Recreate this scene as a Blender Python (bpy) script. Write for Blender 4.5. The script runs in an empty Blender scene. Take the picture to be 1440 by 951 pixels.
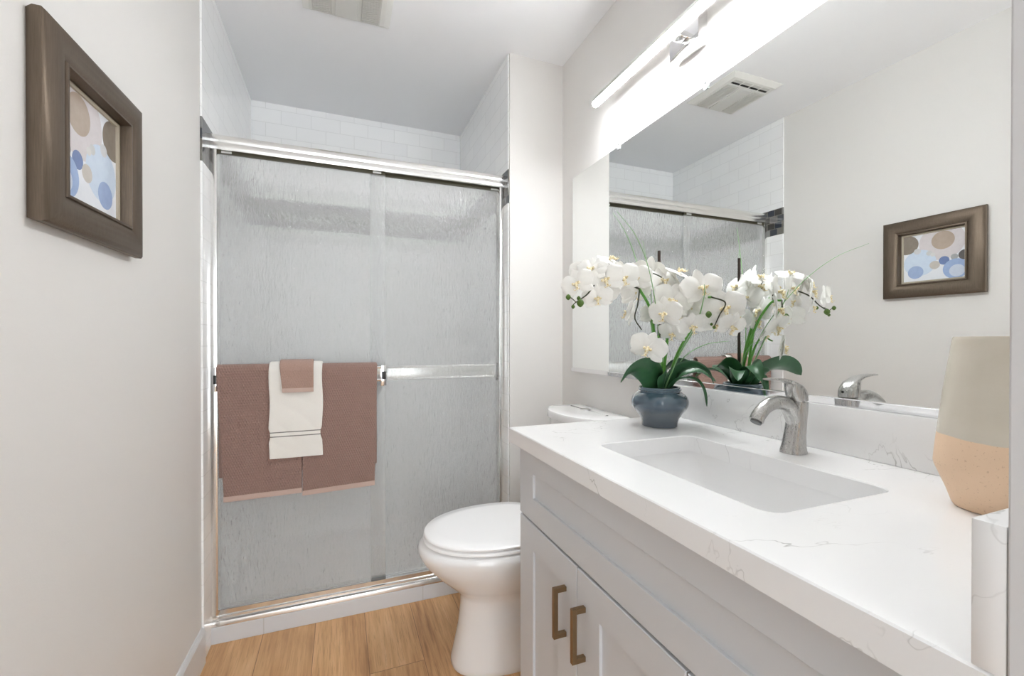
import bpy, bmesh, math, random
from mathutils import Vector, Matrix
PI = math.pi
C = bpy.context.scene.collection
S = bpy.context.scene
random.seed(7)

# ------------------------------------------------------------------ camera
cd = bpy.data.cameras.new('camera')
cam = bpy.data.objects.new('camera', cd); C.objects.link(cam)
cam.location = (0, 0, 1.13035)
cam.rotation_euler = (math.radians(90 - 0.2937), 0, math.radians(-21.305))
cd.sensor_width = 36.0; cd.lens = 617.98 * 36 / 1440; cd.shift_y = 7.3 / 1440
cd.clip_start = 0.02
S.camera = cam

# ------------------------------------------------------------------ light and exposure
w = bpy.data.worlds.new('world'); S.world = w; w.use_nodes = True
w.node_tree.nodes['Background'].inputs[0].default_value = (0.94, 0.975, 1.0, 1)
w.node_tree.nodes['Background'].inputs[1].default_value = 1.55
BAR_EMIT = 43.0
S.view_settings.view_transform = 'Standard'; S.view_settings.look = 'None'
S.view_settings.gamma = 1.0; S.view_settings.use_curve_mapping = False
S.view_settings.exposure = 1.58
S.cycles.use_denoising = True
S.cycles.max_bounces = 14; S.cycles.diffuse_bounces = 8; S.cycles.glossy_bounces = 8
S.cycles.transmission_bounces = 10; S.cycles.sample_clamp_indirect = 25.0

# ------------------------------------------------------------------ materials
def srgb(r, g, b):
    f = lambda c: (c / 255 / 12.92) if c / 255 <= .04045 else ((c / 255 + .055) / 1.055) ** 2.4
    return (f(r), f(g), f(b), 1)

class NT:
    """small helper for node materials"""
    def __init__(s, name):
        s.m = bpy.data.materials.new(name); s.m.use_nodes = True
        s.t = s.m.node_tree; s.b = s.t.nodes['Principled BSDF']
    def n(s, typ, **kw):
        nd = s.t.nodes.new(typ)
        for k, v in kw.items(): setattr(nd, k, v)
        return nd
    def l(s, a, b): s.t.links.new(a, b)
    def val(s, node, i, v):
        if hasattr(v, 'is_output'): s.l(v, node.inputs[i])
        else: node.inputs[i].default_value = v
    def math(s, op, a, b=0.0, c=None):
        nd = s.n('ShaderNodeMath', operation=op); s.val(nd, 0, a); s.val(nd, 1, b)
        if c is not None: s.val(nd, 2, c)
        return nd.outputs[0]
    def mix(s, fac, a, b, typ='MIX'):
        nd = s.n('ShaderNodeMix', data_type='RGBA', blend_type=typ)
        s.val(nd, 0, fac); s.val(nd, 6, a); s.val(nd, 7, b)
        return nd.outputs[2]
    def ramp(s, fac, stops):
        nd = s.n('ShaderNodeValToRGB'); r = nd.color_ramp
        while len(r.elements) < len(stops): r.elements.new(0.5)
        for e, (p, c) in zip(r.elements, stops): e.position = p; e.color = c
        s.val(nd, 0, fac); return nd.outputs[0]
    def coord(s): return s.n('ShaderNodeTexCoord').outputs['Object']
    def xyz(s, v=None):
        nd = s.n('ShaderNodeSeparateXYZ'); s.l(v or s.coord(), nd.inputs[0]); return nd.outputs
    def comb(s, x, y, z):
        nd = s.n('ShaderNodeCombineXYZ'); s.val(nd, 0, x); s.val(nd, 1, y); s.val(nd, 2, z); return nd.outputs[0]
    def noise(s, vec, scale, detail=3, rough=.5, dist=0):
        nd = s.n('ShaderNodeTexNoise'); s.l(vec, nd.inputs['Vector'])
        nd.inputs['Scale'].default_value = scale; nd.inputs['Detail'].default_value = detail
        nd.inputs['Roughness'].default_value = rough; nd.inputs['Distortion'].default_value = dist
        return nd.outputs[0]
    def bump(s, h, strength, dist):
        nd = s.n('ShaderNodeBump'); nd.inputs['Strength'].default_value = strength
        nd.inputs['Distance'].default_value = dist; s.l(h, nd.inputs['Height']); s.l(nd.outputs[0], s.b.inputs['Normal'])
    def set(s, **kw):
        for k, v in kw.items(): s.val(s.b, {'col': 'Base Color', 'rough': 'Roughness', 'metal': 'Metallic', 'ior': 'IOR',
                                            'trans': 'Transmission Weight', 'coat': 'Coat Weight', 'coatr': 'Coat Roughness',
                                            'spec': 'Specular IOR Level', 'emit': 'Emission Color', 'estr': 'Emission Strength',
                                            'sss': 'Subsurface Weight'}[k], v)
        return s

def plain(name, col, rough=.5, metal=0, bump=0, bscale=200, **kw):
    t = NT(name).set(rough=rough, metal=metal, **kw)
    nz = t.noise(t.coord(), bscale, 2)
    t.set(col=t.mix(t.math('MULTIPLY', nz, .06), col, (col[0] * .8, col[1] * .8, col[2] * .8, 1)))
    if bump: t.bump(nz, .3, bump)
    return t.m

M = {}
M['paint'] = plain('wall_paint', srgb(227, 225, 222), .55, bump=.0006, bscale=260)
M['ceil'] = plain('ceiling_paint', srgb(243, 244, 246), .75, bump=.0008, bscale=220)
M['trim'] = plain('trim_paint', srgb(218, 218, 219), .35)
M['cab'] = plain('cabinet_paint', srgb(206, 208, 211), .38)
M['porc'] = plain('white_porcelain', srgb(240, 240, 240), .12, coat=.4, coatr=.05)
M['seatp'] = plain('white_seat_plastic', srgb(252, 252, 252), .22)
M['fanp'] = plain('fan_plastic', srgb(228, 228, 224), .5)
M['lensp'] = plain('lens_plastic', srgb(214, 214, 210), .4)
M['grille'] = plain('grille_plastic', srgb(204, 204, 199), .5)
M['dark'] = plain('dark_gap', srgb(28, 28, 28), .7)
M['chrome'] = plain('polished_chrome', (.82, .82, .83, 1), .06, 1)
M['alu'] = plain('polished_aluminium', (.86, .855, .84, 1), .16, 1)
M['mirror'] = plain('mirror_silver', (.90, .915, .905, 1), .0, 1)
M['clip'] = plain('clear_clip', srgb(225, 228, 228), .15, trans=.5)
M['button'] = plain('chrome_button', (.7, .7, .7, 1), .15, 1)
M['black'] = plain('black_plastic_and_opening', srgb(22, 22, 22), .4)
M['gold'] = plain('antique_brass', (.30, .21, .125, 1), .36, 1)
M['stem'] = plain('green_stem', srgb(92, 158, 62), .45)
M['twig'] = plain('dark_twig', srgb(62, 66, 48), .6)
M['bud'] = plain('green_bud', srgb(74, 104, 30), .45)
M['grass'] = plain('grass_blade', srgb(128, 172, 116), .5)
M['stake'] = plain('dark_stake', srgb(58, 44, 36), .6)
M['soil'] = plain('moss_soil', srgb(60, 62, 40), .95, bump=.004, bscale=90)
M['pan'] = plain('shower_pan', srgb(250, 250, 250), .3)
M['hemb'] = plain('brown_hem', srgb(190, 166, 155), .85, bump=.0008, bscale=700)
M['linen'] = plain('frame_liner', srgb(178, 168, 150), .5)
M['gap_shade'] = plain('header_gap_shade', srgb(72, 68, 50), .5)
M['gasket'] = plain('grey_gasket', srgb(110, 112, 112), .5)

def brushed(name, col, rough, axis):
    t = NT(name).set(metal=1)
    x, y, z = t.xyz(); v = [t.math('MULTIPLY', c, 900.0) for c in (x, y, z)]
    v[axis] = t.math('MULTIPLY', (x, y, z)[axis], 12.0)
    nz = t.noise(t.comb(*v), 1.0, 2)
    t.set(col=col, rough=t.math('MULTIPLY_ADD', nz, .18, rough)); t.bump(nz, .15, .0002)
    return t.m
M['nickel'] = brushed('brushed_nickel', (.54, .535, .525, 1), .2, 2)
M['header'] = brushed('satin_aluminium', (.84, .835, .815, 1), .14, 0)

def tile(name, horiz, band):
    """white 75 x 150 mm wall tile, with a mosaic band between z 1.76 and 1.915"""
    t = NT(name)
    x, y, z = t.xyz(); u = (x, y)[horiz]
    br = t.n('ShaderNodeTexBrick', offset=.5); t.l(t.comb(u, t.math('ADD', z, .031), 0.0), br.inputs['Vector'])
    br.inputs['Scale'].default_value = 1; br.inputs['Brick Width'].default_value = .1525; br.inputs['Row Height'].default_value = .0762
    br.inputs['Mortar Size'].default_value = .0016; br.inputs['Mortar Smooth'].default_value = .3
    br.inputs['Color1'].default_value = srgb(247, 248, 249); br.inputs['Color2'].default_value = srgb(251, 252, 252)
    br.inputs['Mortar'].default_value = srgb(234, 235, 235)
    mo = t.n('ShaderNodeTexBrick', offset=.37); t.l(t.comb(u, t.math('ADD', z, -1.76), 0.0), mo.inputs['Vector'])
    mo.inputs['Scale'].default_value = 1; mo.inputs['Brick Width'].default_value = .047; mo.inputs['Row Height'].default_value = .0385
    mo.inputs['Mortar Size'].default_value = .0015; mo.inputs['Color1'].default_value = (0, 0, 0, 1); mo.inputs['Color2'].default_value = (1, 1, 1, 1)
    mo.inputs['Mortar'].default_value = (.55, .55, .55, 1)
    mc = t.ramp(mo.outputs['Color'], [(0, srgb(40, 46, 60)), (.3, srgb(66, 70, 76)), (.55, srgb(118, 116, 110)), (.8, srgb(56, 54, 52)), (1, srgb(140, 140, 140))])
    inb = t.math('MULTIPLY', t.math('GREATER_THAN', z, 1.76), t.math('LESS_THAN', z, 1.915)) if band else 0.0
    col = t.mix(inb, br.outputs['Color'], mc) if band else br.outputs['Color']
    t.set(col=col, rough=.14, coat=.2)
    t.bump(t.math('SUBTRACT', 1.0, br.outputs['Fac']), .2, .0006)
    return t.m
M['tile_x'] = tile('white_subway_tile_side', 1, True)
M['tile_y'] = tile('white_subway_tile_back', 0, True)

def curb_tile():
    t = NT('curb_tile'); x, y, z = t.xyz()
    j = t.math('LESS_THAN', t.math('ABSOLUTE', t.math('SUBTRACT', t.math('FRACT', t.math('MULTIPLY', t.math('ADD', x, .4), 1.0 / .61)), .2)), .0026)
    t.set(col=t.mix(j, srgb(214, 217, 221), srgb(196, 197, 197)), rough=.2); return t.m
M['curb'] = curb_tile()

def oak():
    t = NT('oak_planks'); x, y, z = t.xyz()
    br = t.n('ShaderNodeTexBrick', offset=.5)
    px = t.math('ADD', x, -.09); py = t.math('ADD', y, .272)
    t.l(t.comb(py, px, 0.0), br.inputs['Vector'])
    br.inputs['Scale'].default_value = 1; br.inputs['Brick Width'].default_value = 1.22; br.inputs['Row Height'].default_value = .185
    br.inputs['Mortar Size'].default_value = .0011; br.inputs['Color1'].default_value = (0, 0, 0, 1); br.inputs['Color2'].default_value = (1, 1, 1, 1)
    br.inputs['Mortar'].default_value = (.5, .5, .5, 1)
    r = t.xyz(br.outputs['Color'])[0]
    gx = t.math('MULTIPLY_ADD', r, 7.3, t.math('MULTIPLY', x, 1.0))
    fine = t.noise(t.comb(t.math('MULTIPLY', gx, 70.0), t.math('MULTIPLY', y, 3.2), r), 1.0, 5, .62, .5)
    broad = t.noise(t.comb(t.math('MULTIPLY', gx, 11.0), t.math('MULTIPLY', y, 1.5), r), 1.0, 3, .55, 1.2)
    pore = t.noise(t.comb(t.math('MULTIPLY', gx, 320.0), t.math('MULTIPLY', y, 9.0), r), 1.0, 2, .5)
    f = t.math('ADD', t.math('MULTIPLY', fine, .5), t.math('MULTIPLY', broad, .5))
    c = t.ramp(f, [(.30, srgb(150, 106, 66)), (.44, srgb(198, 152, 106)), (.58, srgb(220, 176, 128)), (.74, srgb(234, 196, 150))])
    c = t.mix(t.math('MULTIPLY', t.math('LESS_THAN', pore, .40), .35), c, srgb(150, 108, 70))
    c = t.mix(t.math('MULTIPLY', r, .35), c, srgb(200, 158, 114))
    c = t.mix(br.outputs['Fac'], c, srgb(140, 102, 70))
    t.set(col=c, rough=t.math('MULTIPLY_ADD', fine, .15, .36))
    t.bump(t.math('SUBTRACT', t.math('MULTIPLY', pore, .3), br.outputs['Fac']), .3, .0012)
    return t.m
M['oak'] = oak()

def quartz():
    t = NT('white_quartz'); v = t.coord()
    mp = t.n('ShaderNodeMapping'); t.l(v, mp.inputs[0]); mp.inputs['Rotation'].default_value = (.3, .5, .75); mp.inputs['Scale'].default_value = (1, 2.2, 1.4)
    vein = t.math('ABSOLUTE', t.math('SUBTRACT', t.noise(mp.outputs[0], 2.6, 5, .52, .25), .5))
    mask = t.noise(v, 6.5, 2, .5)
    a = t.math('MULTIPLY', t.math('SUBTRACT', 1.0, t.math('MINIMUM', t.math('DIVIDE', vein, .0032), 1.0)), t.math('MINIMUM', t.math('MAXIMUM', t.math('MULTIPLY_ADD', mask, 7.0, -3.5), 0.0), 1.0))
    v2 = t.math('ABSOLUTE', t.math('SUBTRACT', t.noise(mp.outputs[0], 9.0, 5, .6, .5), .5))
    m2 = t.noise(v, 11.0, 2, .5)
    b = t.math('MULTIPLY', t.math('SUBTRACT', 1.0, t.math('MINIMUM', t.math('DIVIDE', v2, .008), 1.0)), t.math('MINIMUM', t.math('MAXIMUM', t.math('MULTIPLY_ADD', m2, 10.0, -6.0), 0.0), 1.0))
    cloud = t.noise(v, 4.0, 4, .6)
    base = t.mix(cloud, srgb(236, 236, 236), srgb(242, 242, 242))
    c = t.mix(t.math('MULTIPLY', a, .62), base, srgb(140, 138, 134))
    c = t.mix(t.math('MULTIPLY', b, .16), c, srgb(120, 118, 114))
    t.set(col=c, rough=.16); return t.m
M['quartz'] = quartz()

def rain_glass():
    t = NT('rain_glass'); x, y, z = t.xyz()
    wob = t.noise(t.comb(t.math('MULTIPLY', x, 30.0), y, t.math('MULTIPLY', z, 26.0)), 1.0, 2)
    xx = t.math('MULTIPLY_ADD', wob, .012, x)
    a = t.noise(t.comb(t.math('MULTIPLY', xx, 150.0), y, t.math('MULTIPLY', z, 26.0)), 1.0, 2, .5, .4)
    t.set(col=(.99, .997, .994, 1), rough=.05, trans=1.0, ior=1.45)
    t.bump(a, 1.0, .0046)
    bn = t.b.inputs['Normal'].links[0].from_socket
    # etched face of the obscure glass: part of the light is scattered both ways
    df = t.n('ShaderNodeBsdfDiffuse'); df.inputs[0].default_value = (.93, .935, .935, 1)
    tr = t.n('ShaderNodeBsdfTranslucent'); tr.inputs[0].default_value = (.93, .935, .935, 1)
    t.l(bn, df.inputs['Normal']); t.l(bn, tr.inputs['Normal'])
    m1 = t.n('ShaderNodeMixShader'); m1.inputs[0].default_value = .5; t.l(df.outputs[0], m1.inputs[1]); t.l(tr.outputs[0], m1.inputs[2])
    m1.inputs[0].default_value = .3
    tp = t.n('ShaderNodeBsdfTransparent'); tp.inputs[0].default_value = (.97, .98, .975, 1)
    m0 = t.n('ShaderNodeMixShader'); m0.inputs[0].default_value = .24; t.l(t.b.outputs[0], m0.inputs[1]); t.l(tp.outputs[0], m0.inputs[2])
    m2 = t.n('ShaderNodeMixShader'); m2.inputs[0].default_value = .25; t.l(m0.outputs[0], m2.inputs[1]); t.l(m1.outputs[0], m2.inputs[2])
    t.l(m2.outputs[0], t.t.nodes['Material Output'].inputs[0]); return t.m
M['glass'] = rain_glass()

def terry(name, c0, c1, scale):
    t = NT(name); v = t.coord(); n = t.noise(v, scale, 3, .7); n2 = t.noise(v, scale * .06, 2)
    c = t.mix(n, c0, c1); c = t.mix(t.math('MULTIPLY', n2, .12), c, (c0[0] * .7, c0[1] * .7, c0[2] * .7, 1))
    t.set(col=c, rough=.95, spec=.15); t.b.inputs['Sheen Weight'].default_value = .25
    t.bump(n, .7, .0022); return t.m
M['brown'] = terry('brown_terry', srgb(140, 113, 104), srgb(172, 143, 133), 900)
M['wash'] = terry('light_brown_terry', srgb(140, 112, 101), srgb(196, 166, 153), 420)

def white_towel():
    t = NT('white_terry'); v = t.coord(); x, y, z = t.xyz(v); n = t.noise(v, 800, 3, .7)
    s = 0.0
    for zz in (.7845, .7685):
        k = t.math('LESS_THAN', t.math('ABSOLUTE', t.math('SUBTRACT', z, zz)), .0018); s = t.math('MAXIMUM', s, k)
    c = t.mix(n, srgb(226, 223, 216), srgb(244, 242, 237)); c = t.mix(s, c, srgb(128, 126, 122))
    t.set(col=c, rough=.95, spec=.15); t.bump(t.math('ADD', n, t.noise(v, 30, 2)), .5, .003); return t.m
M['whitet'] = white_towel()

def bronze_wood():
    t = NT('bronze_wood'); x, y, z = t.xyz()
    n = t.noise(t.comb(t.math('MULTIPLY', x, 500.0), t.math('MULTIPLY', y, 420.0), t.math('MULTIPLY', z, 18.0)), 1.0, 3, .6)
    t.set(col=t.mix(n, srgb(84, 73, 62), srgb(124, 110, 96)), rough=t.math('MULTIPLY_ADD', n, .15, .38), metal=.75)
    t.bump(n, .15, .0004); return t.m
M['bronze'] = bronze_wood()

def art():
    t = NT('circle_print'); x, y, z = t.xyz()
    # a: 0 at the far side (high y) .. 1 at the near side ; b: 0 top .. 1 bottom
    A0, A1, B0, B1 = 1.242, 1.029, 1.610, 1.401
    a = t.math('MULTIPLY', t.math('SUBTRACT', A0, y), 1.0 / (A0 - A1)); b = t.math('MULTIPLY', t.math('SUBTRACT', B0, z), (B0 - B1) / (A0 - A1) / (B0 - B1))
    n = t.noise(t.coord(), 60, 4, .6)
    c = t.mix(n, srgb(226, 230, 238), srgb(240, 242, 246))
    for ca, cb, r, col in [(.64, .22, .37, (206, 200, 203)), (.28, .60, .275, (196, 211, 232)), (.66, .19, .185, (172, 155, 140)), (.06, .19, .2, (128, 118, 106)),
                           (.80, -.08, .09, (176, 176, 208)), (.68, .61, .085, (104, 124, 172)), (.84, .56, .058, (160, 162, 164)), (1.0, .54, .1, (82, 78, 78)),
                           (.86, .80, .2, (150, 172, 212)), (.88, .84, .12, (196, 206, 224)), (.21, .79, .135, (150, 170, 208)), (.53, .68, .085, (190, 184, 178)), (.24, .35, .062, (200, 202, 206)), (.44, .42, .05, (196, 198, 200)), (.50, .46, .04, (206, 206, 206))]:
        d = t.math('SQRT', t.math('ADD', t.math('POWER', t.math('ABSOLUTE', t.math('SUBTRACT', a, ca)), 2.0), t.math('POWER', t.math('ABSOLUTE', t.math('SUBTRACT', b, cb)), 2.0)))
        cc = t.mix(t.math('MULTIPLY', n, .5), srgb(*col), srgb(*[min(255, k + 36) for k in col]))
        c = t.mix(t.math('LESS_THAN', d, r), c, cc)
    t.set(col=c, rough=.25, coat=.5, coatr=.03); return t.m
M['art'] = art()

def vase_mat():
    t = NT('two_tone_stoneware'); v = t.coord(); x, y, z = t.xyz(v)
    wav = t.math('MULTIPLY', t.math('SUBTRACT', t.noise(v, 9, 2), .5), .02)
    up = t.math('GREATER_THAN', t.math('ADD', z, wav), .995)
    sp = t.math('LESS_THAN', t.noise(v, 330, 2), .33)
    sand = t.mix(t.math('MULTIPLY', sp, .4), srgb(232, 202, 172), srgb(182, 144, 114))
    gl = t.mix(t.noise(v, 26, 2), srgb(204, 196, 180), srgb(216, 209, 196))
    t.set(col=t.mix(up, sand, gl), rough=t.math('MULTIPLY_ADD', up, -.42, .62)); t.bump(t.noise(v, 300, 2), .2, .0006); return t.m
M['vase'] = vase_mat()

def pot_mat():
    t = NT('blue_grey_glaze'); v = t.coord(); x, y, z = t.xyz(v)
    n = t.noise(v, 28, 4, .6, .8); hi = t.math('MULTIPLY_ADD', n, .02, z)
    c = t.ramp(t.math('MULTIPLY', t.math('SUBTRACT', hi, .895), 9.0), [(0, srgb(84, 93, 103)), (.45, srgb(98, 107, 115)), (.6, srgb(66, 84, 100)), (1, srgb(84, 106, 120))])
    t.set(col=c, rough=.08, coat=1.0, coatr=.02); return t.m
M['pot'] = pot_mat()

def petal_mat():
    t = NT('white_petal'); v = t.coord(); n = t.noise(v, 180, 3)
    t.set(col=t.mix(n, srgb(247, 246, 243), srgb(254, 253, 251)), rough=.6, spec=.2)
    tr = t.n('ShaderNodeBsdfTranslucent'); tr.inputs[0].default_value = srgb(246, 245, 238)
    mx = t.n('ShaderNodeMixShader'); mx.inputs[0].default_value = .18
    t.l(t.b.outputs[0], mx.inputs[1]); t.l(tr.outputs[0], mx.inputs[2])
    t.l(mx.outputs[0], t.t.nodes['Material Output'].inputs[0]); return t.m
M['petal'] = petal_mat()
def lip_mat():
    t = NT('yellow_lip'); v = t.coord(); n = t.noise(v, 260, 3)
    t.set(col=t.ramp(n, [(.33, srgb(160, 122, 78)), (.42, srgb(228, 204, 138)), (.55, srgb(244, 236, 210))]), rough=.6); return t.m
M['lip'] = lip_mat()
def leaf_mat():
    t = NT('dark_green_leaf'); v = t.coord(); n = t.noise(v, 40, 3)
    t.set(col=t.mix(n, srgb(34, 74, 46), srgb(62, 108, 70)), rough=.32); return t.m
M['leaf'] = leaf_mat()

em = NT('lit_diffuser').set(col=(1, 1, 1, 1), emit=(.96, .985, 1.0, 1), estr=BAR_EMIT); M['lit'] = em.m

# ------------------------------------------------------------------ mesh helpers
def link(name, bm, mat, parent=None, smooth=35, loc=None):
    bmesh.ops.recalc_face_normals(bm, faces=bm.faces[:])
    me = bpy.data.meshes.new(name); bm.to_mesh(me); bm.free()
    for p in me.polygons: p.use_smooth = smooth > 0
    if smooth > 0: me.set_sharp_from_angle(angle=math.radians(smooth))
    for m in (mat if isinstance(mat, (list, tuple)) else [mat]): me.materials.append(M[m] if isinstance(m, str) else m)
    o = bpy.data.objects.new(name, me); C.objects.link(o)
    if parent: o.parent = parent; o.matrix_parent_inverse = parent.matrix_basis.inverted()
    return o
def tag(o, label, cat, group=None):
    o['label'] = label; o['category'] = cat
    if group: o['group'] = group
    return o
def thing(name, loc, label, cat, group=None):
    o = bpy.data.objects.new(name, None); C.objects.link(o); o.location = loc; o.empty_display_size = .05
    return tag(o, label, cat, group)
def struct(name, bm, mat, smooth=0):
    o = link(name, bm, mat, None, smooth); o['kind'] = 'structure'; return o

def box(x0, x1, y0, y1, z0, z1, bev=0, seg=2, bm=None):
    b = bmesh.new(); bmesh.ops.create_cube(b, size=1)
    for v in b.verts: v.co = Vector(((x0 + x1) / 2 + v.co.x * (x1 - x0), (y0 + y1) / 2 + v.co.y * (y1 - y0), (z0 + z1) / 2 + v.co.z * (z1 - z0)))
    if bev: bmesh.ops.bevel(b, geom=b.edges[:], offset=bev, segments=seg, affect='EDGES', profile=.5)
    return merge(bm, b)
def merge(bm, b):
    if bm is None: return b
    me = bpy.data.meshes.new('t'); b.to_mesh(me); b.free(); bm.from_mesh(me); bpy.data.meshes.remove(me); return bm
def rings(rs, caps=True, bm=None, closed=True):
    """bridge a list of equal-length vertex rings"""
    b = bmesh.new(); vs = [[b.verts.new(p) for p in r] for r in rs]; n = len(vs[0])
    for i in range(len(vs) - 1):
        for j in range(n if closed else n - 1):
            k = (j + 1) % n; b.faces.new((vs[i][j], vs[i][k], vs[i + 1][k], vs[i + 1][j]))
    if caps: b.faces.new(vs[0][::-1]); b.faces.new(vs[-1])
    return merge(bm, b)
def lathe(prof, cx, cy, n=48, bm=None, caps=True):
    return rings([[(cx + r * math.cos(2 * PI * k / n), cy + r * math.sin(2 * PI * k / n), z) for k in range(n)] for r, z in prof], caps, bm)
def cyl(p, q, r, n=20, bm=None, r2=None): return tube([p, q], [r, r if r2 is None else r2], n, bm)
def spline(pts, n):
    P = [Vector(p) for p in pts]; P = [2 * P[0] - P[1]] + P + [2 * P[-1] - P[-2]]; out = []
    m = len(P) - 3
    for k in range(n + 1):
        s = k / n * m; i = min(int(s), m - 1); t = s - i; a, b, c, d = P[i:i + 4]
        out.append(.5 * ((2 * b) + (c - a) * t + (2 * a - 5 * b + 4 * c - d) * t * t + (3 * b - a - 3 * c + d) * t ** 3))
    return out
def tube(path, radii, n=14, bm=None, flat=1.0, up=None, expo=2.0):
    """swept tube; radii along the path, flat = second-axis ratio (number or list)"""
    P = [Vector(p) for p in path]; rs = []
    for i, p in enumerate(P):
        t = (P[min(i + 1, len(P) - 1)] - P[max(i - 1, 0)]).normalized()
        u = Vector(up) if up else Vector((0, 0, 1)) if abs(t.z) < .9 else Vector((0, 1, 0))
        a = t.cross(u).normalized(); b = a.cross(t).normalized()
        if i and a.dot(pa) < 0 and not up: a, b = -a, -b
        pa = a
        f = flat[i] if isinstance(flat, (list, tuple)) else flat; r = radii[i] if isinstance(radii, (list, tuple)) else radii
        ring = []
        for k in range(n):
            th = 2 * PI * k / n; c, s = math.cos(th), math.sin(th)
            c = math.copysign(abs(c) ** (2 / expo), c); s = math.copysign(abs(s) ** (2 / expo), s)
            ring.append(p + a * (r * c) + b * (r * f * s))
        rs.append(ring)
    return rings(rs, True, bm)
def lerp_list(v, n):
    m = len(v) - 1; out = []
    for k in range(n + 1):
        s = k / n * m; i = min(int(s), m - 1); out.append(v[i] + (v[i + 1] - v[i]) * (s - i))
    return out
def rr(th, hx, hy, r):
    """point of a rounded rectangle at polar angle th"""
    c, s = math.cos(th), math.sin(th); lo, hi = 0, hx + hy
    for _ in range(40):
        m = (lo + hi) / 2; qx = abs(c * m) - hx + r; qy = abs(s * m) - hy + r
        d = math.hypot(max(qx, 0), max(qy, 0)) + min(max(qx, qy), 0) - r
        if d < 0: lo = m
        else: hi = m
    return c * lo, s * lo

# ------------------------------------------------------------------ the setting
XL, XR, XJ, YS, YB, YC, H = -.456, .989, .7185, 1.8705, 2.743, 1.919, 2.44
struct('floor', box(-.7, 1.2, -1.4, YC + .02, -.05, 0), 'oak')
struct('floor_shower', box(XL, XJ, 1.99, YB, -.05, .02), 'pan')
struct('ceiling', box(-.7, 1.2, -1.25, YB + .1, H, H + .06), 'ceil')
SL = .0274                                    # the left wall is not quite square to the others
def wx_left(y): return XL - SL * max(0, 1.825 - y)
struct('wall_left', rings([[(XL - .16, -.02, z), (wx_left(-.02), -.02, z), (XL, 1.825, z), (XL, YB + .1, z), (XL - .16, YB + .1, z)] for z in (0, H)]), 'paint')
struct('wall_right', box(XR, XR + .1, .03, YS + .01, 0, H), 'paint')
struct('wall_partition', box(XJ, XR + .1, YS, YB + .1, 0, H), 'paint')
b = box(.447, XR + .02, .03, .1555, 0, H)
struct('wall_near', b, 'paint')
M['blocker'] = plain('light_blocker_grey', srgb(112, 110, 107), .6)  # dark grey, to cut the bounce off the added side walls
struct('wall_blocker_right', box(.447, .56, -1.25, .0295, 0, H), 'blocker'); struct('wall_blocker_left', box(XL - .16, wx_left(-.02), -1.25, -.0205, 0, H), 'blocker')  # unseen walls added behind the camera to block and shape the fill light
struct('wall_shower_left', box(XL, XL + .007, 1.825, YB, .0, H, .002), 'tile_x')
struct('wall_shower_right', box(XJ - .006, XJ, 1.879, YB, .0, H, .002), 'tile_x')
struct('wall_shower_back', box(XL, XJ, YB, YB + .1, 0, H), 'tile_y')
# door casing at the near wall, curb, baseboard
b = box(.4265, .447, .02, .157, 0, H, .0015)
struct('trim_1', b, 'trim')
struct('trim_2', box(XL + .001, XJ - .001, YC, 1.99, 0, .063, .002), 'curb')
bb = rings([[(wx_left(y) + d, y, z) for d, z in ((0, 0), (.013, 0), (.013, .112), (.008, .122), (.003, .126), (0, .126))] for y in (-.018, 1.822)])
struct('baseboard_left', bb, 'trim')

# ------------------------------------------------------------------ sliding shower door
sd = thing('sliding_shower_door', (.13, 1.945, .063), 'sliding shower door in polished aluminium with two rain glass panels above a tiled curb', 'shower door')
hp = [(1.928, 1.846), (1.926, 1.85), (1.926, 1.868), (1.929, 1.874), (1.927, 1.880), (1.927, 1.893), (1.932, 1.902), (1.945, 1.906), (1.972, 1.904), (1.98, 1.898), (1.98, 1.846), (1.975, 1.846), (1.975, 1.88), (1.933, 1.88), (1.933, 1.846)]
link('header_rail', rings([[(x, y, z) for y, z in hp] for x in (XL + .007, XJ - .006)]), 'header', sd, 30)
for x0, x1, yy in ((XL + .007, XL + .027, 1.928), (XJ - .028, XJ - .006, 1.928)):
    b = box(x0, x1, yy, yy + .05, .1, 1.846, .002)
    s = x1 - .004 if x0 < 0 else x0
    link('side_jamb', b, 'alu', sd, 30)
tp = [(1.9195, .0635), (1.9195, .068), (1.923, .080), (1.930, .084), (1.9335, .0845), (1.9345, .092), (1.940, .0945), (1.9415, .096), (1.9415, .112), (1.944, .1135), (1.984, .1135), (1.984, .0635)]
link('bottom_track', rings([[(x, y, z) for y, z in tp] for x in (XL + .0072, XJ - .0062)]), 'alu', sd, 20)
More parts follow.
